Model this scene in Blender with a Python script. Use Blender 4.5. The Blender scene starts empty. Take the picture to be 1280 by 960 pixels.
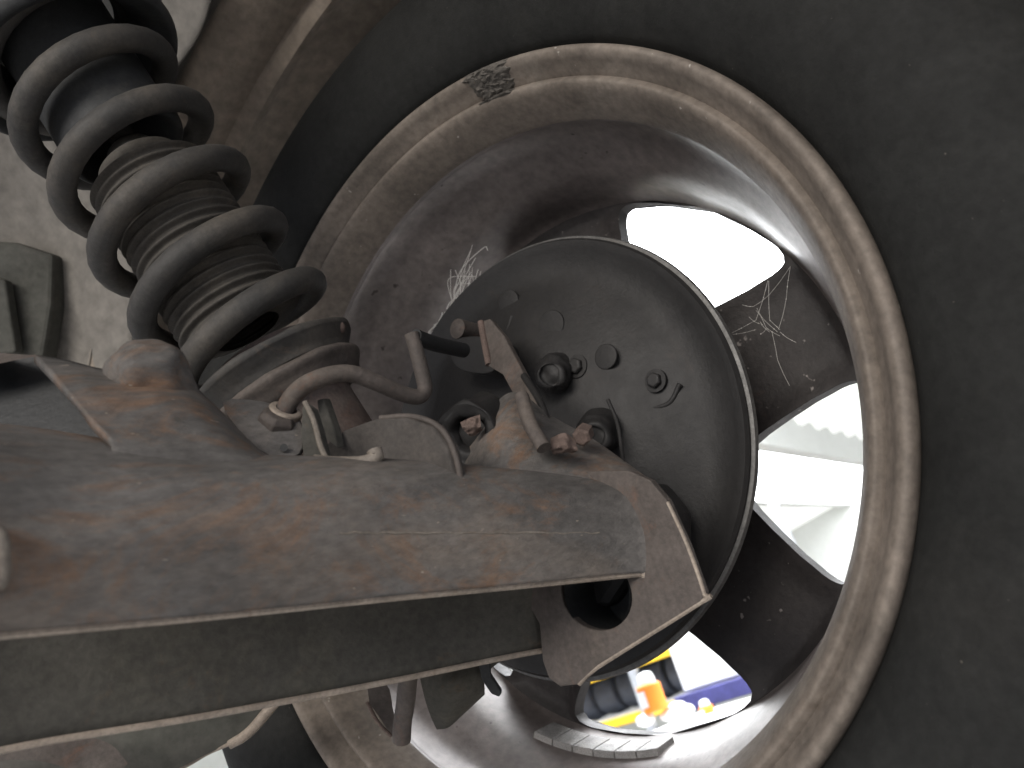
import bpy, bmesh, math, random
from mathutils import Vector, Matrix
random.seed(7)
S = bpy.context.scene
COL = S.collection
# ------------------------------------------------------------------ camera
# world: origin = centre of the wheel's inboard flange, +X outboard along the axle, +Z up
F, CX, CY = 961.0, 640.0, 480.0            # focal length in pixels of a 1280 x 960 frame
Cw = Vector((-.0205, .0305, .397))
n = Vector((.853, .168, 1)).normalized()
u = Vector((-.31, -.95, .31*.853+.95*.168)).normalized()
yv = u.cross(n)
M = Matrix((n, yv, u))
CAM = -(M @ Cw)
def W(px, py, d):
    return CAM + M @ Vector(((px-CX)/F*d, (py-CY)/F*d, d))
def WX(px, py, x):
    r = M @ Vector(((px-CX)/F, (py-CY)/F, 1)); return CAM + r*((x-CAM.x)/r.x)
def CD(x, y, z):                                   # a direction given as right, down, forward
    return M @ Vector((x, y, z))
cd = bpy.data.cameras.new('camera'); cam = bpy.data.objects.new('camera', cd); COL.objects.link(cam)
right, up, back = CD(1,0,0), CD(0,-1,0), CD(0,0,-1)
mw = Matrix((right, up, back)).transposed().to_4x4(); mw.translation = CAM
cam.matrix_world = mw
cd.sensor_width = 36; cd.lens = 36*F/1280; cd.clip_start = .01; cd.clip_end = 200
cd.dof.use_dof = True; cd.dof.focus_distance = .36; cd.dof.aperture_fstop = 13
S.camera = cam
# ------------------------------------------------------------------ light
w = bpy.data.worlds.new('World'); S.world = w; w.use_nodes = True
bg = w.node_tree.nodes['Background']; bg.inputs[0].default_value = (.86,.9,1,1); bg.inputs[1].default_value = 1.05
def area(name, loc, target, sx, sy, power, col):
    l = bpy.data.lights.new(name, 'AREA'); l.shape = 'RECTANGLE'; l.size = sx; l.size_y = sy
    l.energy = power; l.color = col
    o = bpy.data.objects.new(name, l); COL.objects.link(o); o.location = loc
    o.rotation_euler = (Vector(target)-Vector(loc)).to_track_quat('-Z','Y').to_euler()
area('workshop_daylight', (4.2,.2,3.15), (4.2,.2,0), 5, 5, 420, (.95,.98,1))
area('inboard_fill_light', (-2.4,-.55,.70), (0,0,-.05), 1.6, .8, 60, (1,.94,.86))  # unseen fill added inboard to brighten the beam and wheel
S.view_settings.view_transform = 'Standard'; S.view_settings.look = 'None'
S.view_settings.exposure = 0.0; S.view_settings.gamma = 1
GROUND = -1.1
# ------------------------------------------------------------------ materials
def mat(name, base, rust=None, dust=None, rough=.6, metal=0., scale=60, rust_amt=.5, dust_amt=.5, bump=.3, var=.25, spec=.5, speck=None, bscale=4, stretch=None, ssc=None, sth=.70, grain=.22):
    m = bpy.data.materials.new(name); m.use_nodes = True
    nt = m.node_tree; N = nt.nodes; L = nt.links; b = N['Principled BSDF']
    b.inputs['Metallic'].default_value = metal; b.inputs['Specular IOR Level'].default_value = spec
    tc = N.new('ShaderNodeTexCoord')
    SRC = tc.outputs['Object']
    if stretch:
        mp = N.new('ShaderNodeMapping'); mp.inputs['Scale'].default_value = stretch[0]; mp.inputs['Rotation'].default_value = stretch[1]
        L.new(SRC, mp.inputs['Vector']); SRC = mp.outputs['Vector']
    def noise(sc, det=6, ro=.6, dist=0):
        x = N.new('ShaderNodeTexNoise'); x.inputs['Scale'].default_value = sc; x.inputs['Detail'].default_value = det
        x.inputs['Roughness'].default_value = ro; x.inputs['Distortion'].default_value = dist
        L.new(SRC, x.inputs['Vector']); return x.outputs['Fac']
    def ramp(src, a, c):
        r = N.new('ShaderNodeValToRGB'); r.color_ramp.elements[0].position = a; r.color_ramp.elements[1].position = c
        L.new(src, r.inputs[0]); return r.outputs[0]
    def mix(fac, A, B, mode='MIX'):
        x = N.new('ShaderNodeMix'); x.data_type = 'RGBA'; x.blend_type = mode
        for s, v in ((x.inputs[0],fac),(x.inputs[6],A),(x.inputs[7],B)):
            if isinstance(v, (int,float)): s.default_value = v
            elif isinstance(v, tuple): s.default_value = (*v,1)
            else: L.new(v, s)
        return x.outputs[2]
    c = mix(ramp(noise(scale,8), .3, .7), tuple(k*(1-var) for k in base), tuple(k*(1+var) for k in base))
    if dust: c = mix(ramp(noise(scale*.45,7,.65,.4), .62-.25*dust_amt, .8-.2*dust_amt), c, dust)
    if rust: c = mix(ramp(noise(scale*.8,12,.78,.9), .64-.2*rust_amt, .86-.2*rust_amt), c, rust)
    if speck: c = mix(ramp(noise(ssc or scale*6,2,.5), sth, sth+.05), c, speck)
    g_ = N.new('ShaderNodeMapRange'); L.new(noise(scale*9,3,.6), g_.inputs[0]); g_.inputs[1].default_value=.3; g_.inputs[2].default_value=.7
    g_.inputs[3].default_value = 1-grain; g_.inputs[4].default_value = 1+grain
    vm = N.new('ShaderNodeVectorMath'); vm.operation='SCALE'; L.new(c, vm.inputs[0]); L.new(g_.outputs[0], vm.inputs['Scale']); c = vm.outputs[0]
    L.new(c, b.inputs['Base Color'])
    mr = N.new('ShaderNodeMapRange'); L.new(noise(scale*1.7,6), mr.inputs[0])
    mr.inputs[3].default_value = max(.05,rough-.15); mr.inputs[4].default_value = min(1,rough+.15)
    L.new(mr.outputs[0], b.inputs['Roughness'])
    if bump:
        bp = N.new('ShaderNodeBump'); bp.inputs['Strength'].default_value = bump; bp.inputs['Distance'].default_value = .0012
        L.new(noise(scale*bscale,8,.7), bp.inputs['Height']); L.new(bp.outputs[0], b.inputs['Normal'])
    return m
def plain(name, c, rough=.5, metal=0, emit=0):
    m = bpy.data.materials.new(name); m.use_nodes = True; b = m.node_tree.nodes['Principled BSDF']
    b.inputs['Base Color'].default_value = (*c,1); b.inputs['Roughness'].default_value = rough; b.inputs['Metallic'].default_value = metal
    if emit: b.inputs['Emission Color'].default_value = (*c,1); b.inputs['Emission Strength'].default_value = emit
    return m
M_arm   = mat('dusty_rusty_steel', (.098,.091,.086), rust=(.185,.092,.042), dust=(.145,.121,.102), rough=.75, scale=34, rust_amt=.62, dust_amt=.65, bump=.7, metal=.1, bscale=12, var=.42, stretch=((.5,1.2,1.2),(0,.25,0)), speck=(.26,.22,.18), ssc=420, sth=.735)
M_armin = mat('dark_steel_inner_shade', (.050,.047,.040), rust=(.10,.06,.032), dust=(.078,.072,.056), rough=.85, scale=38, rust_amt=.35, dust_amt=.35, bump=.45, bscale=9)  # shade inside the channel is put into this darker colour
M_plate = mat('brown_steel_plate', (.075,.062,.055), rust=(.14,.06,.03), dust=(.11,.09,.075), rough=.75, scale=45, rust_amt=.35, dust_amt=.4, bump=.45, bscale=8)
M_spring= mat('dull_black_spring_paint', (.030,.028,.026), dust=(.062,.054,.045), rough=.7, scale=60, rust=(.11,.075,.05), rust_amt=.3, dust_amt=.6, bump=.35)
M_boot  = mat('dusty_rubber_boot', (.050,.044,.037), dust=(.098,.083,.066), rough=.8, scale=90, dust_amt=.4, bump=.3)
M_rubber= mat('black_tyre_rubber', (.0125,.0128,.0122), dust=(.019,.0185,.017), rough=.78, scale=26, dust_amt=.3, bump=.35, speck=(.10,.09,.075), spec=.25, bscale=25, ssc=520, sth=.765)
M_mount = mat('black_rubber_mount', (.018,.019,.020), dust=(.05,.047,.042), rough=.7, scale=60, dust_amt=.3, bump=.25)
M_flange= mat('brake_dust_on_rim_edge', (.155,.130,.109), rust=(.10,.072,.052), dust=(.205,.178,.152), rough=.75, metal=.05, scale=26, rust_amt=.25, dust_amt=.3, bump=.25, bscale=12, speck=(.42,.39,.35), ssc=170, sth=.74)
M_barrel= mat('dusty_alloy_barrel', (.165,.143,.135), dust=(.125,.107,.098), rough=.42, metal=.2, scale=18, dust_amt=.45, bump=.12, speck=(.05,.04,.035), bscale=16)
M_spoke = mat('sooty_alloy_spoke', (.027,.023,.0225), rust=(.085,.05,.04), dust=(.045,.038,.035), rough=.6, metal=.2, scale=30, rust_amt=.2, dust_amt=.3, bump=.35, bscale=12, speck=(.2,.18,.17))
M_brake = mat('dark_brake_plate', (.023,.022,.022), rust=(.036,.028,.024), dust=(.030,.028,.027), rough=.6, metal=.3, scale=30, rust_amt=.3, dust_amt=.3, bump=.3, bscale=14, grain=.12)
M_drum  = mat('worn_drum_edge', (.11,.108,.105), dust=(.15,.14,.13), rough=.5, metal=.5, scale=60, bump=.3)
M_rusty = mat('pink_rust', (.11,.078,.066), rust=(.19,.135,.112), rough=.85, scale=120, bump=.5)
M_tan   = mat('tan_dusty_steel', (.14,.12,.10), dust=(.19,.165,.14), rust=(.12,.075,.045), rough=.7, scale=80, rust_amt=.3, bump=.3)
M_lobe  = mat('dark_brown_plate', (.040,.034,.030), dust=(.06,.05,.043), rough=.75, scale=60, bump=.3)
M_pale  = mat('pale_dust_and_edge_highlight', (.27,.225,.185), dust=(.33,.285,.24), rust=(.16,.09,.05), rough=.65, metal=.2, scale=80, rust_amt=.3, bump=.3)
M_weight= mat('lead_grey_weight', (.27,.26,.25), dust=(.36,.34,.32), rough=.6, metal=.3, scale=140, bump=.5)
M_arch  = mat('dusty_beige_underseal', (.20,.165,.132), rust=(.15,.09,.055), dust=(.27,.235,.20), rough=.85, scale=13, rust_amt=.2, dust_amt=.45, bump=.5, bscale=16)
M_wall  = mat('grey_body_sealer', (.185,.172,.155), dust=(.215,.20,.178), rough=.85, scale=9, dust_amt=.4, bump=.4, bscale=16)
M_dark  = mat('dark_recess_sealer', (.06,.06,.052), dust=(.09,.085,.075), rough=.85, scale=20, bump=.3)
M_hose  = mat('black_hose_and_hollow_shade', (.012,.013,.014), rough=.5, scale=90, bump=.2)
M_web   = plain('spider_silk', (.55,.53,.50), .4)
M_floor = mat('workshop_concrete', (.26,.25,.24), dust=(.20,.19,.18), rough=.6, scale=1.2, bump=.1)
M_white = mat('white_painted_sheet', (.78,.79,.77), dust=(.70,.71,.68), rough=.5, scale=1.5, bump=0, grain=.03, var=.04)
M_skyl  = plain('translucent_skylight', (.95,.97,1), .5, 0, 11)
M_roof  = plain('white_roof_sheet_added_glow', (.90,.92,.89), .5, 0, .55)  # white sheets given a glow to brighten the roof behind the wheel
M_yel   = mat('yellow_rack_paint', (.80,.50,.03), dust=(.6,.36,.03), rough=.45, scale=6, bump=0, grain=.03, var=.1)
M_steel = mat('galvanised_upright', (.45,.47,.5), rough=.45, metal=.3, scale=8, bump=0)
M_tread = mat('stored_tyre_rubber', (.05,.055,.07), rough=.7, scale=10, bump=0)
M_blue  = mat('blue_bench_enamel', (.06,.06,.20), rough=.45, scale=8, bump=0)
M_orng  = mat('orange_plastic', (.95,.27,.03), rough=.4, scale=10, bump=0, grain=.03, var=.08)
M_wpl   = mat('white_plastic', (.85,.85,.84), rough=.4, scale=10, bump=0, grain=.03, var=.03)
# ------------------------------------------------------------------ object helpers
def obj(name, bm, m, parent=None, smooth=True, loc=None, bevel=0, angle=40):
    me = bpy.data.meshes.new(name)
    bmesh.ops.recalc_face_normals(bm, faces=bm.faces)
    bm.to_mesh(me); bm.free(); me.materials.append(m)
    if smooth:
        me.shade_smooth()
        try: me.set_sharp_from_angle(angle=math.radians(angle))
        except Exception: pass
    o = bpy.data.objects.new(name, me); COL.objects.link(o)
    if parent: o.parent = parent; o.matrix_parent_inverse = Matrix.Translation(-parent.location)
    if bevel:
        b = o.modifiers.new('bevel','BEVEL'); b.width = bevel; b.segments = 2; b.limit_method = 'ANGLE'
    return o
def thing(name, label, cat, loc=(0,0,0), group=None):
    o = bpy.data.objects.new(name, None); COL.objects.link(o); o.location = loc
    o.empty_display_size = .02; tag(o, label, cat, group); return o
def tag(o, label, cat, group=None):
    o['label'] = label; o['category'] = cat
    if group: o['group'] = group
    return o
def cr(p, t):                                            # Catmull-Rom through a list of vectors, t in 0..1
    k = len(p)-1; x = min(max(t,0),1)*k; i = min(int(x),k-1); f = x-i
    a = p[max(i-1,0)] if i>0 else p[0]*2-p[1]; b = p[i]; c = p[i+1]; d = p[i+2] if i+2<=k else p[k]*2-p[k-1]
    return .5*((2*b)+(c-a)*f+(2*a-5*b+4*c-d)*f*f+(3*b-a-3*c+d)*f**3)
def tube(pts, r, seg=12, sub=8, smooth=True, bm=None, taper=None):
    bm = bm or bmesh.new(); pts = [Vector(p) for p in pts]
    n_ = (len(pts)-1)*sub if smooth else len(pts)-1
    C = [cr(pts,i/n_) for i in range(n_+1)] if smooth else pts
    T = [(C[min(i+1,n_)]-C[max(i-1,0)]).normalized() for i in range(n_+1)]
    nx = T[0].orthogonal().normalized(); prev = None
    for i,c in enumerate(C):
        nx = (nx-T[i]*nx.dot(T[i])).normalized(); by = T[i].cross(nx)
        rr = r if not callable(r) else r(i/n_)
        ring = [bm.verts.new(c+rr*(math.cos(2*math.pi*k/seg)*nx+math.sin(2*math.pi*k/seg)*by)) for k in range(seg)]
        if prev:
            for k in range(seg): bm.faces.new((prev[k],prev[(k+1)%seg],ring[(k+1)%seg],ring[k]))
        else: bm.faces.new(ring[::-1])
        prev = ring
    bm.faces.new(prev); return bm
def lathe(p0, axis, prof, seg=64, bm=None, a0=0, a1=360, ref=None, cap=False):
    bm = bm or bmesh.new(); p0 = Vector(p0); ax = Vector(axis).normalized()
    nx = (ref-ax*ref.dot(ax)).normalized() if ref else ax.orthogonal().normalized(); by = ax.cross(nx)
    full = abs(a1-a0)>=360; cnt = seg if full else seg+1; rings=[]
    for (s,r) in prof:
        rings.append([bm.verts.new(p0+ax*s+max(r,1e-5)*(math.cos(A)*nx+math.sin(A)*by)) for A in
            [math.radians(a0+(a1-a0)*k/seg) for k in range(cnt)]])
    for a,b in zip(rings,rings[1:]):
        for k in range(seg): bm.faces.new((a[k],a[(k+1)%cnt],b[(k+1)%cnt],b[k]))
    if cap: bm.faces.new(rings[0]); bm.faces.new(rings[-1])
    return bm
# lathe round the axle: profile of (x, R); angle 0 = up, 90 = +Y
def wheel_lathe(prof, seg=160, a0=0, a1=360, bm=None):
    bm = bm or bmesh.new(); full = abs(a1-a0)>=360; cnt = seg if full else seg+1; rings=[]
    for (x,R) in prof:
        rings.append([bm.verts.new((x,R*math.sin(A),R*math.cos(A))) for A in [math.radians(a0+(a1-a0)*k/seg) for k in range(cnt)]])
    for a,b in zip(rings,rings[1:]):
        for k in range(seg): bm.faces.new((a[k],a[(k+1)%cnt],b[(k+1)%cnt],b[k]))
    return bm
def smooth_prof(pts, k=6):
    v = [Vector((a,b,0)) for a,b in pts]; m_ = (len(v)-1)*k
    return [(q.x,q.y) for q in (cr(v,i/m_) for i in range(m_+1))]
def patch(rows, nu=40, nv=24, amp=0, fs=30):
    from mathutils import noise
    bm = bmesh.new(); R = [[Vector(p) for p in r] for r in rows]; g=[]
    for j in range(nv+1):
        cp = [cr([R[i][k] for i in range(len(R))], j/nv) for k in range(len(R[0]))]
        g.append([cr(cp,i/nu) for i in range(nu+1)])
    V = [[bm.verts.new(p+(Vector((1,1,1))*0 if not amp else CD(0,0,1)*noise.noise(p*fs)*amp)) for p in r] for r in g]
    for j in range(nv):
        for i in range(nu): bm.faces.new((V[j][i],V[j][i+1],V[j+1][i+1],V[j+1][i]))
    return bm
def solid(o, t, off=1):
    s = o.modifiers.new('thickness','SOLIDIFY'); s.thickness = t; s.offset = off; return o
def prism(pts, vec, holes=(), bm=None):
    """flat polygon (world points), optional hole loops, extruded along vec"""
    bm = bm or bmesh.new(); vec = Vector(vec)
    loops = [pts]+list(holes); es=[]; new=[]
    for lp in loops:
        vs = [bm.verts.new(p) for p in lp]; new += vs
        es += [bm.edges.new((vs[i],vs[(i+1)%len(vs)])) for i in range(len(vs))]
    g = bmesh.ops.triangle_fill(bm, edges=es, use_beauty=True)
    fs = [x for x in g['geom'] if isinstance(x,bmesh.types.BMFace)]
    e = bmesh.ops.extrude_face_region(bm, geom=fs)
    for v in e['geom']:
        if isinstance(v,bmesh.types.BMVert): v.co += vec
    return bm
def rough(bm, amp, fs):
    from mathutils import noise
    bm.normal_update()
    for v in bm.verts: v.co += v.normal*noise.noise(v.co*fs)*amp
    return bm
def smooth_loop(pts, k=5):
    P=[Vector(p) for p in pts]; m_=len(P); out=[]
    for i in range(m_):
        a,b,c,d = P[i-1],P[i],P[(i+1)%m_],P[(i+2)%m_]
        for j in range(k):
            f=j/k; out.append(.5*((2*b)+(c-a)*f+(2*a-5*b+4*c-d)*f*f+(3*b-a-3*c+d)*f**3))
    return out
def box(lo, hi, bm=None):
    bm = bm or bmesh.new(); r = bmesh.ops.create_cube(bm,size=1)
    for v in r['verts']: v.co = Vector(((lo[i]+hi[i])/2+(v.co[i])*(hi[i]-lo[i]) for i in range(3)))
    return bm
# ================================================================== SETTING
fl = obj('workshop_floor', box((-12,-12,GROUND-.1),(16,14,GROUND)), M_floor, smooth=False); fl['kind']='structure'
roof = thing('workshop_roof','white corrugated workshop roof with skylights seen through the wheel','roof',(5,1,2.4))
def roof_z(x,y): return 2.35 - .13*(y-1)
def roof_panel(x0,x1,y0,y1,rib=.62):
    bm = bmesh.new(); prof=[]; x=x0
    while x < x1-1e-6:
        for dx,dz in ((0,0),(rib*.62,0),(rib*.70,.075),(rib*.92,.075)):
            if x+dx<x1: prof.append((x+dx,dz))
        x+=rib
    prof.append((x1,0)); A=[bm.verts.new((x,y0,roof_z(x,y0)-dz)) for x,dz in prof]; B=[bm.verts.new((x,y1,roof_z(x,y1)-dz)) for x,dz in prof]
    for i in range(len(A)-1): bm.faces.new((A[i],A[i+1],B[i+1],B[i]))
    return bm
obj('roof_sheet', roof_panel(1.2,15.5,-7,2.6), M_roof, roof, smooth=False)
obj('roof_sheet', roof_panel(1.2,15.5,4.0,12), M_roof, roof, smooth=False)
obj('skylight', box((1.2,2.62,2.1),(15.5,3.98,2.14)), M_skyl, roof, smooth=False)
obj('skylight', box((1.3,-1.2,2.05),(5.9,2.4,2.07)), M_skyl, roof, smooth=False)
obj('roof_beam', box((1.2,2.45,1.72),(15.5,2.6,2.32)), M_white, roof, smooth=False)
obj('roof_beam', box((1.2,4.0,1.75),(15.5,4.15,2.0)), M_white, roof, smooth=False)
wl = obj('workshop_wall', roof_panel(-12,12,0,1), M_white, smooth=False)
for v in wl.data.vertices:
    v.co = (15.4, v.co.x, GROUND+(4 if v.co.y>.5 else 0)) 
tag(wl,'white ribbed workshop end wall far beyond the wheel','wall')
wl2 = obj('workshop_wall', box((-9,11.8,GROUND),(15.3,11.9,2.2)), M_white, smooth=False)
tag(wl2,'plain white workshop side wall beyond the tyre at lower left','wall')
# ---- storage rack with tyres
RX = 4.9
rk = thing('storage_rack','yellow beamed storage rack holding dark tyres beyond the lower wheel opening','rack',(RX,4.0,GROUND))
def rack_beam(z, x, name='rack_beam'): obj(name, box((x,1.9,z-.03),(x+.05,5.2,z+.03)), M_yel, rk, smooth=False, bevel=.006)
ZB = [.02,-.33,-.78,.5]
for z in ZB:
    rack_beam(z, RX); rack_beam(z-.03, RX+.65)
    obj('shelf_deck', box((RX+.055,1.95,z+.03),(RX+.645,5.15,z+.05)), M_steel, rk, smooth=False)
for y in (1.9,3.13,5.2):
    for x in (RX-.055,RX+.705):
        obj('upright', box((x,y-.03,GROUND),(x+.05,y+.03,1.3)), M_steel, rk, smooth=False)
k=0
tz = [.12,-.28]
for z0,lab in ((-.28,'lower'),(.07,'upper')):
    for i in range(7):
        y = 2.42+i*.235+(.05 if z0>0 else 0)
        bm = lathe((RX+.32,y,z0+.165),(0,1,0),[(-.085,.09),(-.1,.12),(-.09,.155),(0,.165),(.09,.155),(.1,.12),(.085,.09),(-.085,.09)],28)
        t_ = obj('stored_tyre', bm, M_tread)
        tag(t_, 'dark tyre on the %s shelf of the yellow rack, %s counting from the cabinet side'%(lab,('first','second','third','fourth','fifth','sixth','seventh')[i]),'tyre','tyres on the %s rack shelf'%lab)
# ---- cabinet on blue bench, bottles
pc = W(900,853,3.9)
bench = thing('workbench','dark blue workbench under the white cabinet','bench',(pc.x+.3,pc.y+.1,GROUND))
obj('bench_top', box((pc.x-.12,pc.y-.45,pc.z-.085),(pc.x+.7,pc.y+.22,pc.z-.002)), M_blue, bench, smooth=False, bevel=.006)
for sx,sy in ((-.08,-.42),(-.08,.06),(.62,-.42),(.62,.06)):
    obj('leg', box((pc.x+sx,pc.y+sy,GROUND),(pc.x+sx+.06,pc.y+sy+.06,pc.z-.087)), M_blue, bench, smooth=False)
obj('bench_shelf', box((pc.x-.06,pc.y-.4,pc.z-.36),(pc.x+.66,pc.y+.1,pc.z-.34)), M_white, bench, smooth=False)
cb = thing('cabinet','tall white metal cabinet standing on the blue bench','cabinet',(pc.x+.3,pc.y,pc.z))
obj('carcass', box((pc.x,pc.y-.2,pc.z),(pc.x+.6,pc.y+.21,pc.z+.75)), M_white, cb, smooth=False, bevel=.004)
obj('door', box((pc.x-.018,pc.y-.195,pc.z+.01),(pc.x-.002,pc.y+.205,pc.z+.74)), M_wpl, cb, smooth=False, bevel=.003)
pt = W(815,905,2.6)
tr = thing('trolley','white topped trolley with wrapped bundles below the cabinet','trolley',(pt.x+.2,pt.y-.2,GROUND))
obj('trolley_top', box((pt.x-.1,pt.y-.50,pt.z-.06),(pt.x+.45,pt.y+.10,pt.z-.03)), M_wpl, tr, smooth=False, bevel=.006)
for sx,sy in ((-.08,-.48),(-.08,.05),(.4,-.48),(.4,.05)):
    obj('leg', box((pt.x+sx,pt.y+sy,GROUND),(pt.x+sx+.03,pt.y+sy+.03,pt.z-.062)), M_steel, tr, smooth=False)
def bottle(px,py,d,r,h,label):
    p = W(px,py,d); t = thing('bottle',label,'bottle',p)
    obj('bottle_body', lathe(p,(0,0,1),smooth_prof([(0,0),(0,r*.9),(h*.1,r),(h*.5,r),(h*.66,r*.98),(h*.70,r*.7)],4),24), M_orng, t)
    obj('cap', lathe(p,(0,0,1),smooth_prof([(h*.69,r*.72),(h*.8,r*.7),(h*.95,r*.55),(h,0)],4),24), M_wpl, t)
    obj('label_band', lathe(p,(0,0,1),[(h*.15,r*1.02),(h*.55,r*1.02)],20,a0=140,a1=275,ref=Vector((0,-1,0))), M_wpl, t)
bottle(821,889,2.6,.042,.130,'taller orange and white bottle beside the yellow rack beams')
bottle(888,900,2.7,.026,.07,'small orange and white bottle below the blue bench edge')
def bundle(px,py,d,r,label):
    p = W(px,py,d); bm = bmesh.new(); bmesh.ops.create_icosphere(bm,subdivisions=3,radius=r)
    from mathutils import noise
    for v in bm.verts:
        v.co *= 1+.18*noise.noise(v.co*18+p*9); v.co.z *= .6; v.co += p
    tag(obj('wrapped_bundle', bm, M_wpl), label, 'bundle','white bundles on the trolley')
for px,py,wh in ((838,893,'right of the tall orange bottle'),(856,888,'nearest the small orange bottle'),(806,900,'left of the tall orange bottle'),(865,905,'lowest, against the wheel barrel'),(846,884,'touching the blue bench in view')):
    bundle(px,py,2.6,.034,'white wrapped bundle on the trolley, '+wh)
# ================================================================== CAR BODY
body = thing('car_body','dusty beige car underbody and wheel arch around the spring','car body',(-.1,.5,.35))
ap = [(-.052,.372),(-.045,.366),(-.03,.362),(-.016,.361),(-.004,.3635),(.0,.357),(.004,.3525),(.009,.3545),(.016,.3625),(.03,.366),(.05,.366),(.055,.364),(.06,.367),(.12,.371),(.2,.378),(.235,.385)]
solid(obj('wheel_arch', wheel_lathe(ap,120,-102,88), M_arch, body, angle=60), .0012)
obj('arch_flange', wheel_lathe([(-.0515,.3705),(-.056,.40),(-.058,.55)],60,-60,60), M_wall, body)
# inner body side, outboard of the spring
rows=[[W(-420,-420,.50),W(-100,-420,.50),W(120,-400,.50),W(300,-300,.50)],
      [W(-420,0,.56),W(-100,0,.56),W(130,0,.53),W(262,0,.515)],
      [W(-420,110,.60),W(-100,120,.60),W(90,130,.55),W(205,110,.53)],
      [W(-420,300,.64),W(-100,300,.62),W(60,290,.60),W(175,230,.56)],
      [W(-420,560,.62),W(-100,560,.62),W(60,560,.62),W(160,560,.60)],
      [W(-420,700,.60),W(-100,700,.60),W(60,700,.60),W(160,700,.60)]]
solid(obj('inner_side_panel', patch(rows,40,40), M_wall, body), .002)
# dark stamped recess bracket and its lip, left edge
b0=[W(-160,290,.588),W(20,303,.588),W(66,318,.588),W(64,380,.588),W(52,455,.588),W(10,500,.588),W(-160,500,.588)]
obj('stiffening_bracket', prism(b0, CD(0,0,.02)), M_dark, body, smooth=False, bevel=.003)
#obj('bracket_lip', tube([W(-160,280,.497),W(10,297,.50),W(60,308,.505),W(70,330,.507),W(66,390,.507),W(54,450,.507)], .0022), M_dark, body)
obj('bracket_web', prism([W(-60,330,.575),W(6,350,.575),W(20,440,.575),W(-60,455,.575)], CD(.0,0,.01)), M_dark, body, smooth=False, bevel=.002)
obj('unseen_floor_pan', box((-.8,-.9,.47),(-.06,1.6,.49)), M_arch, body, smooth=False)  # out of view, put in to block light from above
obj('outer_panel', box((.237,-.9,.32),(.25,.9,.75)), M_arch, body, smooth=False)
# ================================================================== WHEEL
whl = thing('alloy_wheel','dusty five spoke alloy wheel seen from its inner side','wheel',(0.06,0,0))
ty = smooth_prof([(.010,.203),(.004,.2085),(-.003,.2125),(-.010,.222),(-.0155,.238),(-.0165,.255),(-.012,.272),(-.004,.285),(.008,.2945),(.022,.2995),(.03,.301)],6)
ty += [(.05,.303),(.055,.297),(.062,.297),(.066,.303),(.10,.304),(.104,.297),(.112,.297),(.116,.304),(.15,.303),(.18,.297),(.19,.28),(.19,.25),(.182,.22),(.175,.205)]
tyre = obj('tyre', wheel_lathe(ty,200), M_rubber, whl, angle=50)
fp = smooth_prof([(.009,.2078),(.003,.2088),(-.0015,.2075),(-.003,.2050),(-.001,.2022),(.003,.2000),(.0055,.1985),(.0092,.1962)],5)
fp += smooth_prof([(.0092,.1962),(.0078,.1948),(.0068,.1925),(.010,.1895),(.018,.1860),(.028,.1828),(.0315,.1822)],5)[1:]
rim = obj('rim_flange', wheel_lathe(fp,240), M_flange, whl, angle=60)
bp = smooth_prof([(.0315,.1822),(.0335,.1826),(.036,.1842),(.042,.1850),(.052,.1842),(.060,.1815),(.070,.1765),(.082,.1712),(.095,.1682),(.106,.1668),(.113,.1655),(.118,.1635)],6)
obj('rim_barrel', wheel_lathe(bp+[(.135,.168),(.15,.185),(.168,.192),(.172,.207)],240), M_barrel, whl, angle=60)
# spokes between five openings (angle 0 = up, growing towards +Y)
WINS = [(286.7,331.0),(221.5,259.5),(150.3,194.3),(88.0,131.0),(6.0,51.5)]
def shr(R):
    t = [(.07,.0),(.085,.16),(.095,.36),(.107,.60),(.117,.74),(.134,.90),(.150,.985),(.156,1.0),(.1595,.985),(.162,.93),(.1632,.84),(.1640,.62),(.1644,.0)]
    for (a,b),(c,d) in zip(t,t[1:]):
        if R<=c: return b+(d-b)*(R-a)/(c-a)
    return 0
RS = [.085,.09,.095,.10,.107,.113,.12,.128,.136,.144,.150,.154,.1575,.1595,.161,.162,.1627,.1632,.1636,.1640,.1644]
def face_x(R): return .1135+.0035*((R-.08)/.085)
for i in range(5):
    a_hi = WINS[i][0]; nxt = WINS[(i+1)%5]; 
    # spoke lies between window i (low edge a_hi) and the next lower window's high edge
    bm = bmesh.new(); rows_=[]; NC=14
    for R in RS:
        c0 = (WINS[i][0]+WINS[i][1])/2; h0=(WINS[i][1]-WINS[i][0])/2
        c1 = (nxt[0]+nxt[1])/2; h1=(nxt[1]-nxt[0])/2
        top = c0-h0*shr(R); lo = c1+h1*shr(R)
        if top<lo: top += 360
        row=[]
        for k in range(NC+1):
            t=k/NC; A=math.radians(lo+(top-lo)*t)
            e = min(t,1-t)*2; x = face_x(R)+.0045*(min(1,e*3.2)**1.5)*(1 if R<.158 else max(0,(.1644-R)/.0064))
            row.append((x,A,R))
        rows_.append(row)
    F1=[[bm.verts.new((x,R*math.sin(A),R*math.cos(A))) for x,A,R in r] for r in rows_]
    F2=[[bm.verts.new((.1265+.004*math.sin(math.pi*min(1,k/NC)),R*math.sin(A),R*math.cos(A))) for k,(x,A,R) in enumerate(r)] for r in rows_]
    for j in range(len(RS)-1):
        for k in range(NC):
            bm.faces.new((F1[j][k],F1[j][k+1],F1[j+1][k+1],F1[j+1][k])); bm.faces.new((F2[j][k+1],F2[j][k],F2[j+1][k],F2[j+1][k+1]))
        for k in (0,NC): bm.faces.new((F1[j][k],F1[j+1][k],F2[j+1][k],F2[j][k]))
    obj('spoke', bm, M_spoke, whl, angle=35, bevel=.0012)
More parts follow.
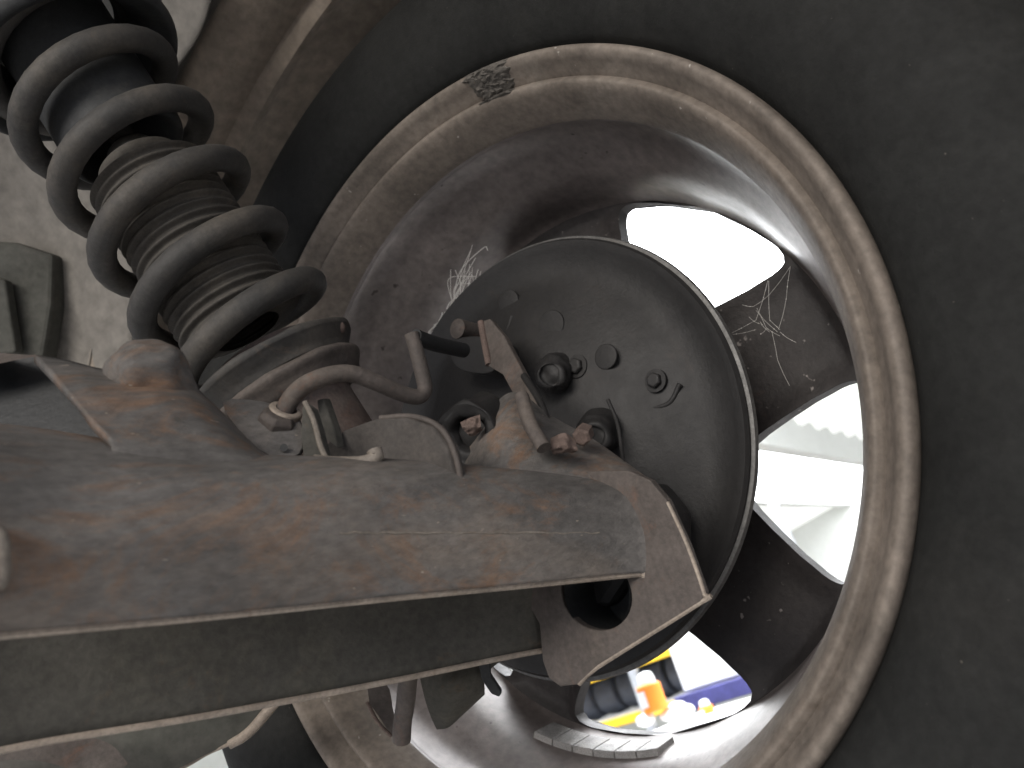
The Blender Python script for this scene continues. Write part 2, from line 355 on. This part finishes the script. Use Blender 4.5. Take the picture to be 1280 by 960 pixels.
obj('hub_disc', wheel_lathe([(.113,.0),(.113,.0855),(.128,.0855),(.128,0)],80), M_spoke, whl, angle=30)
# stick-on balance weights
bw = thing('balance_weight','strip of grey stick on balance weights inside the wheel barrel','balance weight',(.09,.05,-.16))
NSEG=6
for i in range(NSEG):
    a0 = 147.5+i*(176.5-147.5)/NSEG+.09; a1 = 147.5+(i+1)*(176.5-147.5)/NSEG-.09
    bm=bmesh.new(); sec=[]
    for A in (a0,(a0+a1)/2,a1):
        A=math.radians(A); sec.append([bm.verts.new((x,R*math.sin(A),R*math.cos(A))) for x,R in ((.088,.1705),(.088,.1660),(.107,.1640),(.107,.168))])
    for s,t in zip(sec,sec[1:]):
        for k in range(4): bm.faces.new((s[k],s[(k+1)%4],t[(k+1)%4],t[k]))
    bm.faces.new(sec[0]); bm.faces.new(sec[-1][::-1])
    obj('weight_segment', bm, M_weight, bw, smooth=False, bevel=.0006)
# ================================================================== BRAKE
drum = thing('brake_drum','dark brake drum with worn grey edge inside the wheel','brake drum',(.09,0,0))
obj('drum_shell', wheel_lathe([(.060,.1225),(.0605,.1258),(.0625,.1266),(.0645,.1258),(.066,.119),(.080,.112),(.100,.109),(.106,.09),(.1065,.0)],160), M_drum, drum, angle=30)
bk = thing('brake_backing_plate','round dark backing plate with bolts and plugs facing the arm','backing plate',(.058,0,0))
obj('plate', wheel_lathe([(.064,.1235),(.0585,.1240),(.0565,.1225),(.0575,.118),(.0605,.113),(.0605,.098),(.056,.092),(.054,.070),(.050,.064),(.050,.0)],160), M_brake, bk, angle=40)
def axbolt(px,py,x,r,h,m,parent,name='bolt',hexa=True):
    p = WX(px,py,x); prof=[(0,r),(-h*.8,r),(-h,r*.8),(-h,0)]
    if hexa: obj('washer' if name=='bolt' else name, lathe(p,(1,0,0),[(0.001,r*1.45),(-.001,r*1.45),(-.0012,0)],24), m, parent)
    return obj(name, lathe(p,(1,0,0),prof,6 if hexa else 24), m, parent, angle=30, bevel=.0004)
axbolt(820,476,.054,.0042,.004,M_brake,bk); axbolt(722,458,.05,.0045,.004,M_brake,bk)
axbolt(690,407,.0545,.009,.0014,M_brake,bk,'plug',False); axbolt(758,446,.0505,.007,.0012,M_brake,bk,'plug',False)
axbolt(636,378,.0575,.008,.0012,M_brake,bk,'plug',False)
# stamped ribs on the plate
for pts in ([(800,512),(835,505),(850,480)],[(640,395),(632,430),(638,470)]):
    obj('stamped_rib', tube([WX(a,b,.056) for a,b in pts], .0014), M_brake, bk)
# wheel cylinder, pipe unions at upper left
wc = thing('wheel_cylinder','small dark wheel cylinder with bleed screw where the black hose ends','wheel cylinder',WX(590,430,.04))
p = WX(577,412,.035)
obj('bleed_screw', lathe(p,(1,0,0),smooth_prof([(.03,.006),(.0,.006),(-.004,.0055),(-.006,.0)],4),20), M_plate, wc)
obj('cylinder_body', prism(smooth_loop([WX(565,428,.03),WX(590,420,.03),WX(618,428,.03),WX(618,462,.03),WX(590,466,.03),WX(567,455,.03)]),(.03,0,0)), M_brake, wc, bevel=.002)
# handbrake lever bar
lv = thing('handbrake_lever','long tapered rusty brown lever bar across the backing plate','lever',WX(650,480,.01))
q = [WX(600,402,.02),WX(612,398,.02),WX(630,420,.018),WX(652,462,.01),WX(672,500,.0),WX(690,552,-.012),WX(690,566,-.012),WX(676,566,-.012),WX(656,520,.0),WX(628,468,.01),WX(606,455,.018)]
obj('bar', prism(q,CD(.003,.001,.004)), M_plate, lv, smooth=False, bevel=.0008)
obj('bar_lip', tube([WX(601,402,.0195),WX(606,430,.0185),WX(611,456,.0165)],.0019), M_rusty, lv)
obj('pivot_rib', tube([WX(655,470,.006),WX(674,500,-.005),WX(686,532,-.0115)],.0018), M_brake, lv)
# hub carrier casting
hc = thing('hub_carrier','brown cast hub carrier rising from the axle beam to the brake','hub carrier',W(660,580,.32))
rows=[[W(560,640,.345),W(582,560,.350),W(612,512,.352),W(645,490,.355),W(690,520,.358),W(740,548,.356),W(800,590,.345)],
      [W(563,640,.322),W(592,585,.325),W(625,535,.330),W(655,520,.335),W(700,552,.338),W(750,575,.335),W(812,602,.325)],
      [W(570,655,.306),W(605,622,.308),W(640,598,.312),W(680,590,.316),W(725,600,.318),W(775,620,.315),W(828,640,.306)],
      [W(575,690,.3015),W(620,680,.3025),W(660,670,.3045),W(700,665,.3065),W(745,668,.3065),W(795,680,.303),W(850,705,.293)],
      [W(580,735,.306),W(620,733,.307),W(660,730,.308),W(700,728,.309),W(745,724,.308),W(800,718,.302),W(868,740,.289)]]
hcp = obj('casting', patch(rows,60,40,amp=.0012,fs=60), M_arm, hc)
# bearing bosses
def boss(px,py,d,r,depth,m,parent,axis,inner=None,name='boss'):
    p = W(px,py,d); a=Vector(axis).normalized()
    obj(name, rough(lathe(p,a,smooth_prof([(depth,r*1.15),(0,r*1.05),(-.002,r*.9),(-.001,r*.65),(.003,r*.55)],4)+[(.012,r*.5)],32),.0025,120), m, parent)
    if inner: obj('pin', lathe(p,a,[(.01,r*.5),(.004,r*.5),(.003,r*.3),(.003,0)],16), inner, parent)
boss(586,542,.340,.0135,.02,M_brake,hc,CD(.35,-.1,1),M_brake)
obj('rust_flake', patch([[W(575,528,.334),W(588,522,.333),W(600,518,.333)],[W(580,538,.331),W(590,535,.330),W(601,530,.331)],[W(588,546,.333),W(595,544,.333),W(603,538,.334)]],22,22,amp=.0022,fs=420), M_rusty, hc)
def dome(px,py,d,r,m,name):
    obj(name, rough(lathe(W(px,py,d),CD(.25,-.1,1),smooth_prof([(.02,r*1.2),(.004,r*1.1),(.0,r),(-.004,r*.8),(-.0045,r*.62),(-.003,r*.55),(-.003,0)],4),36),.0022,140), m, hc)
dome(690,468,.419,.0095,M_brake,'bearing_cap')
dome(744,545,.386,.0095,M_brake,'bearing_cap')
clp = thing('cable_clamp','rusty folded cable clamp at the foot of the lever','clamp',W(710,550,.32))
obj('clamp_plate', patch([[W(688,548,.322),W(705,541,.319),W(718,549,.322)],[W(688,560,.3145),W(706,557,.3135),W(722,562,.316)],[W(692,568,.318),W(706,566,.317),W(718,566,.322)]],24,18,amp=.0016,fs=380), M_rusty, clp)
obj('clamp_stud', lathe(W(728,545,.333),CD(.3,-.3,1),[(.006,.0042),(-.002,.0042),(-.003,.003),(-.003,0)],6), M_rusty, clp, angle=30)
obj('clamp_strap', tube([W(652,495,.330),W(662,528,.320),W(680,560,.311)],.0032,10), M_plate, clp)
cable = obj('brake_cable', tube([W(760,500,.375),W(772,530,.365),W(778,570,.352),W(782,600,.335)],.0010), M_brake)
tag(cable,'thin dark cable curving down beside the hub bosses','cable')
# ================================================================== AXLE BEAM
beam = thing('axle_beam','wide rusty inverted channel axle beam crossing to the left','axle beam',W(350,680,.26))
def st(nb,nt,ap_,ft,fb): return [W(*nb),W(*nt[0]),W(*nt[1]),W(*ap_),W(*ft),W(*fb)]
stations=[
 [W(-330,822,.148),W(-330,760,.150),W(-320,640,.156),W(-300,560,.168),W(-280,545,.195),W(-250,700,.21),W(-230,1000,.212)],
 [W(0,790,.190),W(0,740,.1915),W(0,650,.197),W(0,575,.210),W(0,552,.240),W(10,740,.244),W(0,935,.236)],
 [W(250,768,.222),W(250,725,.2235),W(250,655,.228),W(250,598,.240),W(250,585,.268),W(255,740,.275),W(255,893,.265)],
 [W(480,745,.256),W(480,708,.2575),W(480,650,.261),W(480,600,.272),W(480,592,.298),W(475,730,.305),W(475,852,.297)],
 [W(650,729,.281),W(650,700,.2825),W(650,655,.286),W(650,610,.297),W(650,605,.318),W(625,720,.326),W(625,822,.322)],
 [W(790,716,.300),W(790,690,.3015),W(786,655,.305),W(778,620,.314),W(770,618,.335),W(700,710,.338),W(690,810,.334)],
 [WX(815,718,-.0185),WX(826,700,-.0185),WX(824,665,-.0185),WX(812,632,-.018),WX(800,620,-.012),W(720,720,.338),W(700,800,.334)]]
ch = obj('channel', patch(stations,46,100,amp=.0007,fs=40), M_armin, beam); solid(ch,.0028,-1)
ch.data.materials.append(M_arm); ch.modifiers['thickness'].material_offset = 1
# raw lower edges of the channel, their highlight painted on as pale tubes
for nm,pts,r in (('lower_edge_highlight',[(-330,824,.148),(0,792,.190),(250,770,.222),(480,747,.256),(650,731,.281),(790,717,.2995),(806,718,.3)],.0016),
               ('lower_edge_highlight',[(-230,1004,.212),(0,938,.236),(255,895,.265),(475,854,.297),(625,823,.322),(690,811,.334)],.0012)):
    obj(nm, tube([W(*p) for p in pts], r, 8), M_pale, beam)
from mathutils import noise as NZ
from mathutils.bvhtree import BVHTree
BV = BVHTree.FromPolygons([v.co for v in ch.data.vertices],[list(p.vertices) for p in ch.data.polygons])
def onbeam(px,py,off=.0034):
    d = (W(px,py,1)-CAM).normalized(); h = BV.ray_cast(CAM,d)[0]
    return h-d*off if h else W(px,py,.28)
obj('weld_seam', tube([onbeam(425+i*9,666+2.5*NZ.noise(Vector((i*.7,0,0))),.0031) for i in range(37)],lambda t:.00025+.0003*abs(math.sin(t*23)*math.sin(t*7)),6,2), M_tan, beam)
# upper gusset bracket
gs = obj('gusset', patch([
 [W(43,443,.268),W(85,450,.270),W(130,461,.273),W(185,465,.278),W(228,472,.283),W(262,499,.288),W(326,566,.296)],
 [W(75,478,.248),W(115,484,.250),W(160,492,.254),W(210,498,.259),W(250,510,.265),W(290,535,.271),W(342,576,.281)],
 [W(110,520,.240),W(150,528,.243),W(190,535,.247),W(235,543,.252),W(275,552,.256),W(315,566,.262),W(362,584,.272)],
 [W(140,560,.2345),W(185,574,.238),W(225,584,.242),W(268,592,.247),W(305,598,.252),W(350,604,.258),W(395,612,.266)],
 [W(120,640,.236),W(185,644,.242),W(225,648,.248),W(268,650,.254),W(305,652,.26),W(350,654,.267),W(395,660,.275)]],50,30,amp=.0009,fs=50), M_arm, beam); solid(gs,.003,-1)
p=W(178,456,.272); obj('weld_boss', rough(lathe(p,CD(-.1,-1,-.55),smooth_prof([(-.014,.0150),(-.004,.0138),(.003,.0118),(.0065,.0075),(.0078,0)],7),48),.0022,110), M_arm, beam)
obj('bracket_back_shade', prism([W(-200,448,.285),W(48,446,.285),W(150,560,.26),W(160,600,.26),W(-200,600,.26)],CD(0,0,.004)), M_hose, beam, smooth=False)  # near-black colour paints the shadow inside the bracket hollow
obj('bracket_top', patch([[W(-200,432,.30),W(-60,438,.295),W(46,444,.27)],[W(-200,452,.255),W(-60,462,.262),W(42,446,.268)]],16,6), M_plate, beam)
obj('hole_rim', tube([W(-16,658,.1895),W(1,670,.1895),W(4,700,.1885),W(2,726,.1885),W(-16,740,.188)],.0017,10), M_tan, beam)
# end plate with hole
XP=-.022
outer=[WX(*p,XP) for p in ((640,640),(700,590),(785,588),(812,600),(833,625),(858,680),(880,742),(877,752),(748,832),(722,856),(700,858),(686,848),(678,826),(674,780),(640,720))]
hole=[WX(745+44*math.cos(t)+6*math.sin(t),742+46*math.sin(t),XP) for t in [2*math.pi*k/36 for k in range(36)]]
ep=obj('end_plate', prism(outer,(.0048,0,0),[hole]), M_plate, beam, smooth=False, bevel=.0006)
obj('plate_edge_highlight', tube([WX(*p,XP+.001) for p in ((834,628),(858,680),(880,743),(877,752),(748,833),(724,855))],.0010,8,3), M_pale, beam)  # pale line painting the light caught by the plate rim
hp=WX(745,742,XP); obj('bore_sleeve', lathe(hp,(1,0,0),[(.0,.0158),(.03,.0158),(.03,0)],32), M_mount, beam)
obj('spindle_block', prism([WX(*p,.0) for p in ((660,610),(770,600),(800,640),(800,700),(760,760),(700,760),(660,700))],(.05,0,0)), M_brake, beam, smooth=False, bevel=.004)
# lobe plate
lp=[W(396,585,.312),W(405,558,.312),W(430,538,.309),W(468,524,.304),W(508,522,.299),W(540,534,.294),W(558,560,.290),W(568,600,.286),W(566,640,.284),W(480,640,.296)]
obj('lobe_edge', tube([p_+CD(.0022,-.0004,.0004) for p_ in lp[3:9]],.0012,10), M_plate, beam)
obj('lobe_plate', prism(lp,CD(.0045,-.0008,.0022)), M_lobe, beam, smooth=False, bevel=.0006)
# ================================================================== brackets under the beam
ub = thing('exhaust_bracket','bent steel bracket and rod hanging below the beam in front of the bright barrel','bracket',W(530,880,.36))
obj('rod', tube([W(512,815,.33),W(508,870,.335),W(503,905,.34),W(502,925,.342)],.0042,12), M_plate, ub)
obj('angle_plate', patch([[W(458,850,.35),W(484,856,.352),W(492,890,.356),W(500,915,.356)],[W(462,880,.352),W(474,896,.354),W(484,912,.356),W(490,920,.356)]],10,6), M_plate, ub)
obj('angle_edge', tube([W(459,878,.349),W(472,902,.351),W(489,920,.353)],.0009,8), M_rusty, ub)
obj('pressed_cup', patch([[W(520,825,.355),W(560,820,.352),W(605,815,.356),W(635,820,.362)],
   [W(528,860,.350),W(562,858,.343),W(592,850,.348),W(608,842,.356)],
   [W(536,890,.352),W(560,892,.348),W(585,880,.352),W(606,862,.358)],
   [W(546,912,.360),W(562,908,.358),W(582,890,.360),W(606,868,.364)]],20,16,amp=.001,fs=90), M_armin, ub)
obj('hook', prism([W(596,820,.345),W(612,822,.345),W(614,845,.345),W(628,866,.345),W(624,872,.345),W(614,868,.345),W(602,850,.345)],CD(0,0,.004)), M_mount, ub, smooth=False, bevel=.0008)
lb = thing('lower_crossmember','grey sheet crossmember with pale edge below the beam at bottom left','crossmember',W(200,930,.4))
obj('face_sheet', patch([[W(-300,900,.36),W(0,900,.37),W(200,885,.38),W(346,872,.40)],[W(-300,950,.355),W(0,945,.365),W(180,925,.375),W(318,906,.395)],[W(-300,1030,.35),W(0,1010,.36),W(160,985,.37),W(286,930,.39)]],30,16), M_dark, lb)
obj('folded_edge', tube([W(352,868,.398),W(338,885,.397),W(318,908,.395),W(303,921,.393),W(286,930,.391)],.0028,10), M_pale, lb)
obj('folded_edge', tube([W(286,930,.390),W(260,941,.387),W(230,958,.383),W(160,990,.375)],.0011,8), M_pale, lb)
obj('stiffener', patch([[W(-100,925,.33),W(40,915,.335),W(130,925,.34),W(160,955,.34)],[W(-100,960,.325),W(30,950,.33),W(90,965,.335),W(110,990,.335)]],14,8,amp=.002,fs=60), M_plate, lb)
# ================================================================== COIL SPRING + DAMPER
P0 = W(330,445,.36); P1 = W(106,100,.376); AX=(P1-P0).normalized(); LEN=(P1-P0).length
toc = -CD(0,0,1); E1=(toc-AX*toc.dot(AX)).normalized(); E2=AX.cross(E1)
def onax(s): return P0+AX*s
def helix(s_mid, pitch, turns0, turns1, R, per=30):
    pts=[]; k0=int(turns0*per); k1=int(turns1*per)
    for k in range(k0,k1+1):
        t=k/per; A=2*math.pi*t
        pts.append(onax(max(s_mid+pitch*t,.003))+R*(math.cos(A)*E1+HS*math.sin(A)*E2))
    return pts
# a quarter turn before the near side is the left of the picture; the wire climbs to the left
HS = 1
SP_R=.0382; WIRE=.0062
sp_ = thing('coil_spring','dark rear coil spring wound around a ribbed rubber boot','coil spring',P0)
hel = helix(.0085,.0350,-.30,5.5,SP_R)
obj('spring_wire', tube(hel,WIRE,16,smooth=False), M_spring, sp_)
da = thing('shock_absorber','ribbed shock absorber standing inside the coil spring with stacked lower seat','shock absorber',P0)
# bellows
prof=[]; s0,s1=.018,.103; nr=18
for i in range(nr*8+1):
    t=i/(nr*8); s=s0+(s1-s0)*t; prof.append((s,   .0283-.001*t+.0013*math.cos(2*math.pi*t*nr)))
obj('bellows', lathe(P0,AX,[(s0-.004,.016)]+prof+[(s1+.003,.019),(s1+.004,.012)],72), M_boot, da, angle=80)
obj('boot_collar', lathe(P0,AX,smooth_prof([(s1+.001,.012),(s1+.002,.0200),(s1+.008,.0205),(s1+.011,.018),(s1+.010,.011)],4),48), M_boot, da)
obj('piston_rod', lathe(P0,AX,[(s1,.0065),(.2,.0065)],24), plain('polished_rod',(.45,.42,.38),.2,.9), da)
obj('rod_clip', lathe(onax(s1+.014),AX,smooth_prof([(-.001,.006),(-.001,.011),(.003,.012),(.006,.010),(.006,.006)],3),24), plain('bright_clip',(.35,.33,.3),.3,.8), da)
obj('bump_stop', lathe(P0,AX,smooth_prof([(.180,.008),(.150,.017),(.132,.0205),(.126,.0225),(.122,.0245),(.1225,.0272),(.128,.0285),(.140,.0275),(.17,.0275),(.2,.028)],4),48), M_mount, da)
obj('upper_mount', lathe(onax(-.027),AX,smooth_prof([(.225,.031),(.207,.038),(.200,.0455),(.198,.0500),(.202,.0525),(.208,.0518),(.212,.0490),(.216,.0495),(.220,.0545),(.226,.0555),(.231,.052),(.236,.0525),(.241,.058),(.248,.059),(.254,.056),(.30,.060)],5),72), M_mount, da)
# stacked lower seat
obj('lower_seat', rough(lathe(onax(-.0085),AX,smooth_prof([(.010,.012),(.004,.030),(.0025,.0385),(.0015,.0410),(-.0008,.0412),(-.0025,.0400),(-.0065,.0372),(-.0095,.0362)],6),80),.0008,90), M_spring, da, angle=60)
obj('seat_ring', rough(lathe(onax(-.0085),AX,smooth_prof([(-.0085,.034),(-.0100,.0368),(-.0118,.0388),(-.0138,.0385),(-.0165,.0362),(-.0205,.0335),(-.0210,.030),(-.019,.026)],6),80),.0008,90), M_plate, da, angle=60)
obj('damper_tube', lathe(onax(-.012),AX,smooth_prof([(.012,.0255),(-.012,.0262),(-.024,.0255),(-.045,.0252),(-.07,.024)],4),56), mat('rusty_damper_tube',(.085,.062,.054),rust=(.12,.065,.045),dust=(.11,.09,.078),rough=.7,scale=60,bump=.4), da)
obj('seat_drip', lathe(W(426,409,.352),CD(0,-1,-.2),smooth_prof([(-.003,0),(-.002,.0016),(.001,.0018),(.003,0)],3),12), M_rusty, da)
# ================================================================== PIPE BRACKET
br = thing('pipe_bracket','bent brown rod on a bolted bracket leading towards the brake','bracket',W(360,530,.29))
pts=[W(352,530,.300),W(358,508,.300),W(376,485,.302),W(405,471,.306),W(438,467,.312),W(470,478,.318),W(500,491,.325),W(522,496,.330),W(531,487,.333),W(528,468,.334),W(521,440,.336),W(514,417,.337)]
obj('bent_rod', tube(pts,lambda t:.0038-.0006*t,14), M_plate, br)
obj('ferrule', lathe(W(357,514,.299),CD(.28,-.62,-.2),smooth_prof([(-.004,.0052),(-.003,.0062),(0,.0066),(.001,.006),(.0012,.0042)],3),24), M_pale, br)
ax=CD(.28,-.62,-.2).normalized()
obj('nut', lathe(W(346,528,.296),ax,[(-.006,.0),(-.006,.0075),(.002,.0078),(.004,.006),(.004,0)],6), M_plate, br, angle=30, bevel=.0006)
obj('washer', lathe(W(343,536,.295),ax,[(-.004,0),(-.004,.0108),(-.0025,.0112),(-.002,0)],28), M_plate, br, angle=30)
obj('foot_plate', prism(smooth_loop([W(278,502,.292),W(330,502,.300),W(372,520,.300),W(378,560,.288),W(360,572,.283),W(335,568,.281),W(305,545,.283)],3),CD(0,.001,.003)), M_arm, br, bevel=.0006)
obj('bracket_hole', lathe(W(356,560,.2845),CD(0,.2,1),[(-.0012,.0015),(-.0012,0)],12), M_mount, br)
obj('strap', prism([W(378,505,.292),W(388,512,.291),W(398,545,.287),W(406,578,.283),W(380,578,.283),W(376,545,.287)],CD(.002,0,.004)), M_armin, br, smooth=False, bevel=.0005)
obj('strap_edge', tube([W(381,502,.290),W(392,525,.288),W(400,555,.2845),W(409,576,.281)],.0011,8), M_tan, br)
obj('strap', prism([W(396,500,.310),W(404,498,.310),W(418,538,.305),W(422,560,.300),W(402,545,.305)],CD(.002,0,.004)), M_armin, br, smooth=False, bevel=.0005)
obj('curled_foot', tube([W(392,574,.279),W(415,577,.279),W(440,578,.280),W(458,577,.281),W(470,571,.282),W(468,563,.283)],lambda t:.0018+.0012*t,10), M_tan, br)
hs = obj('brake_hose', tube([W(519,421,.338),W(535,427,.345),W(552,432,.355),W(580,438,.37)],.0036,14), M_hose); tag(hs,'short black brake hose from the bent rod to the wheel cylinder','hose')
# ================================================================== COBWEBS
cw = obj('cobweb', bmesh.new(), M_web)
def threads(name, segs, x0, x1, r, label):
    bm = bmesh.new()
    for a,b in segs:
        pa,pb = WX(*a,random.uniform(x0,x1)),WX(*b,random.uniform(x0,x1)); mid=(pa+pb)/2+CD(random.uniform(-1,1)*.0004,.0004,0)
        tube([pa,mid,pb],r,5,5,bm=bm)
        for _ in range(3):
            c=cr([pa,mid,pb],random.random()); g=bmesh.ops.create_icosphere(bm,subdivisions=1,radius=r*random.uniform(1.6,4.5))
            for v in g['verts']: v.co+=c
    return tag(obj(name,bm,M_web),label,'cobweb')
bpy.data.objects.remove(cw)
threads('cobweb',[((988,333),(962,368)),((988,333),(983,372)),((983,372),(973,412)),((962,368),(942,383)),((942,383),(928,381)),((960,350),(945,400)),((945,400),(915,416)),((945,412),(916,418)),((946,385),(958,410)),((958,410),(975,420)),((958,410),(950,418)),((961,352),(962,400)),((962,400),(975,412)),((965,415),(972,450)),((972,450),(987,482)),((945,388),(972,415)),((950,402),(962,415)),((936,396),(950,405)),((975,415),(995,428))],.100,.106,.00008,'dusty cobweb stretched across the dark spoke right of the drum')
silk=[]
random.seed(3)
bm=bmesh.new()
for i in range(26):
    u0=578+random.gauss(-6,9); v0=382+random.gauss(0,9)
    pb=(u0+random.uniform(-6,22),v0-random.uniform(8,34)); pe=(pb[0]+random.uniform(-8,34),pb[1]-random.uniform(0,34))
    tube([WX(u0,v0,.073),WX(*pb,.08),WX(*pe,.086)],random.uniform(.00012,.0003),5,8,bm=bm)
for i in range(30):
    t=random.random(); uu=582-52*t+random.gauss(0,3); vv=366+62*t+random.gauss(0,3)
    tube([WX(uu,vv,.07),WX(uu-random.uniform(0,9),vv+random.uniform(4,12),.074),WX(uu-random.uniform(2,14),vv+random.uniform(10,24),.07)],random.uniform(.00015,.0006),5,6,bm=bm)
tube([WX(566,382,.075),WX(575,340,.08),WX(604,310,.088),WX(610,313,.088)],.00025,5,8,bm=bm)
tag(obj('cobweb',bm,M_web),'tangled pale silk wisps at the upper left edge of the brake plate','cobweb')
# dirt clod stuck on the rim edge at the top
bm=bmesh.new(); NA=26; fpd=[q for q in fp if q[0]<.0095][2:-3]; g=[]
for j,(x,R) in enumerate(fpd):
    e0=330.2+1.2*NZ.noise(Vector((j*.35,0,1)))+.04*j; e1=340.6+1.6*NZ.noise(Vector((j*.3,4,2)))-.05*j; row=[]
    for k in range(NA+1):
        A=math.radians(e0+(e1-e0)*k/NA); edge=min(1,min(k,NA-k)/3,(len(fpd)-1-j)/3,j/2)
        h=(.0012+.0022*abs(NZ.noise(Vector((k*.35,j*.3,0)))))*edge-.0003
        row.append(bm.verts.new((x-h,(R-h*.6)*math.sin(A),(R-h*.6)*math.cos(A))))
    g.append(row)
for a_,b_ in zip(g,g[1:]):
    for k in range(NA): bm.faces.new((a_[k],a_[k+1],b_[k+1],b_[k]))
tag(obj('dirt_clod',bm,mat('dried_mud',(.095,.086,.076),dust=(.14,.125,.108),rough=.9,scale=150,bump=.6)),'dark lump of dried dirt stuck to the top of the rim edge','dirt')
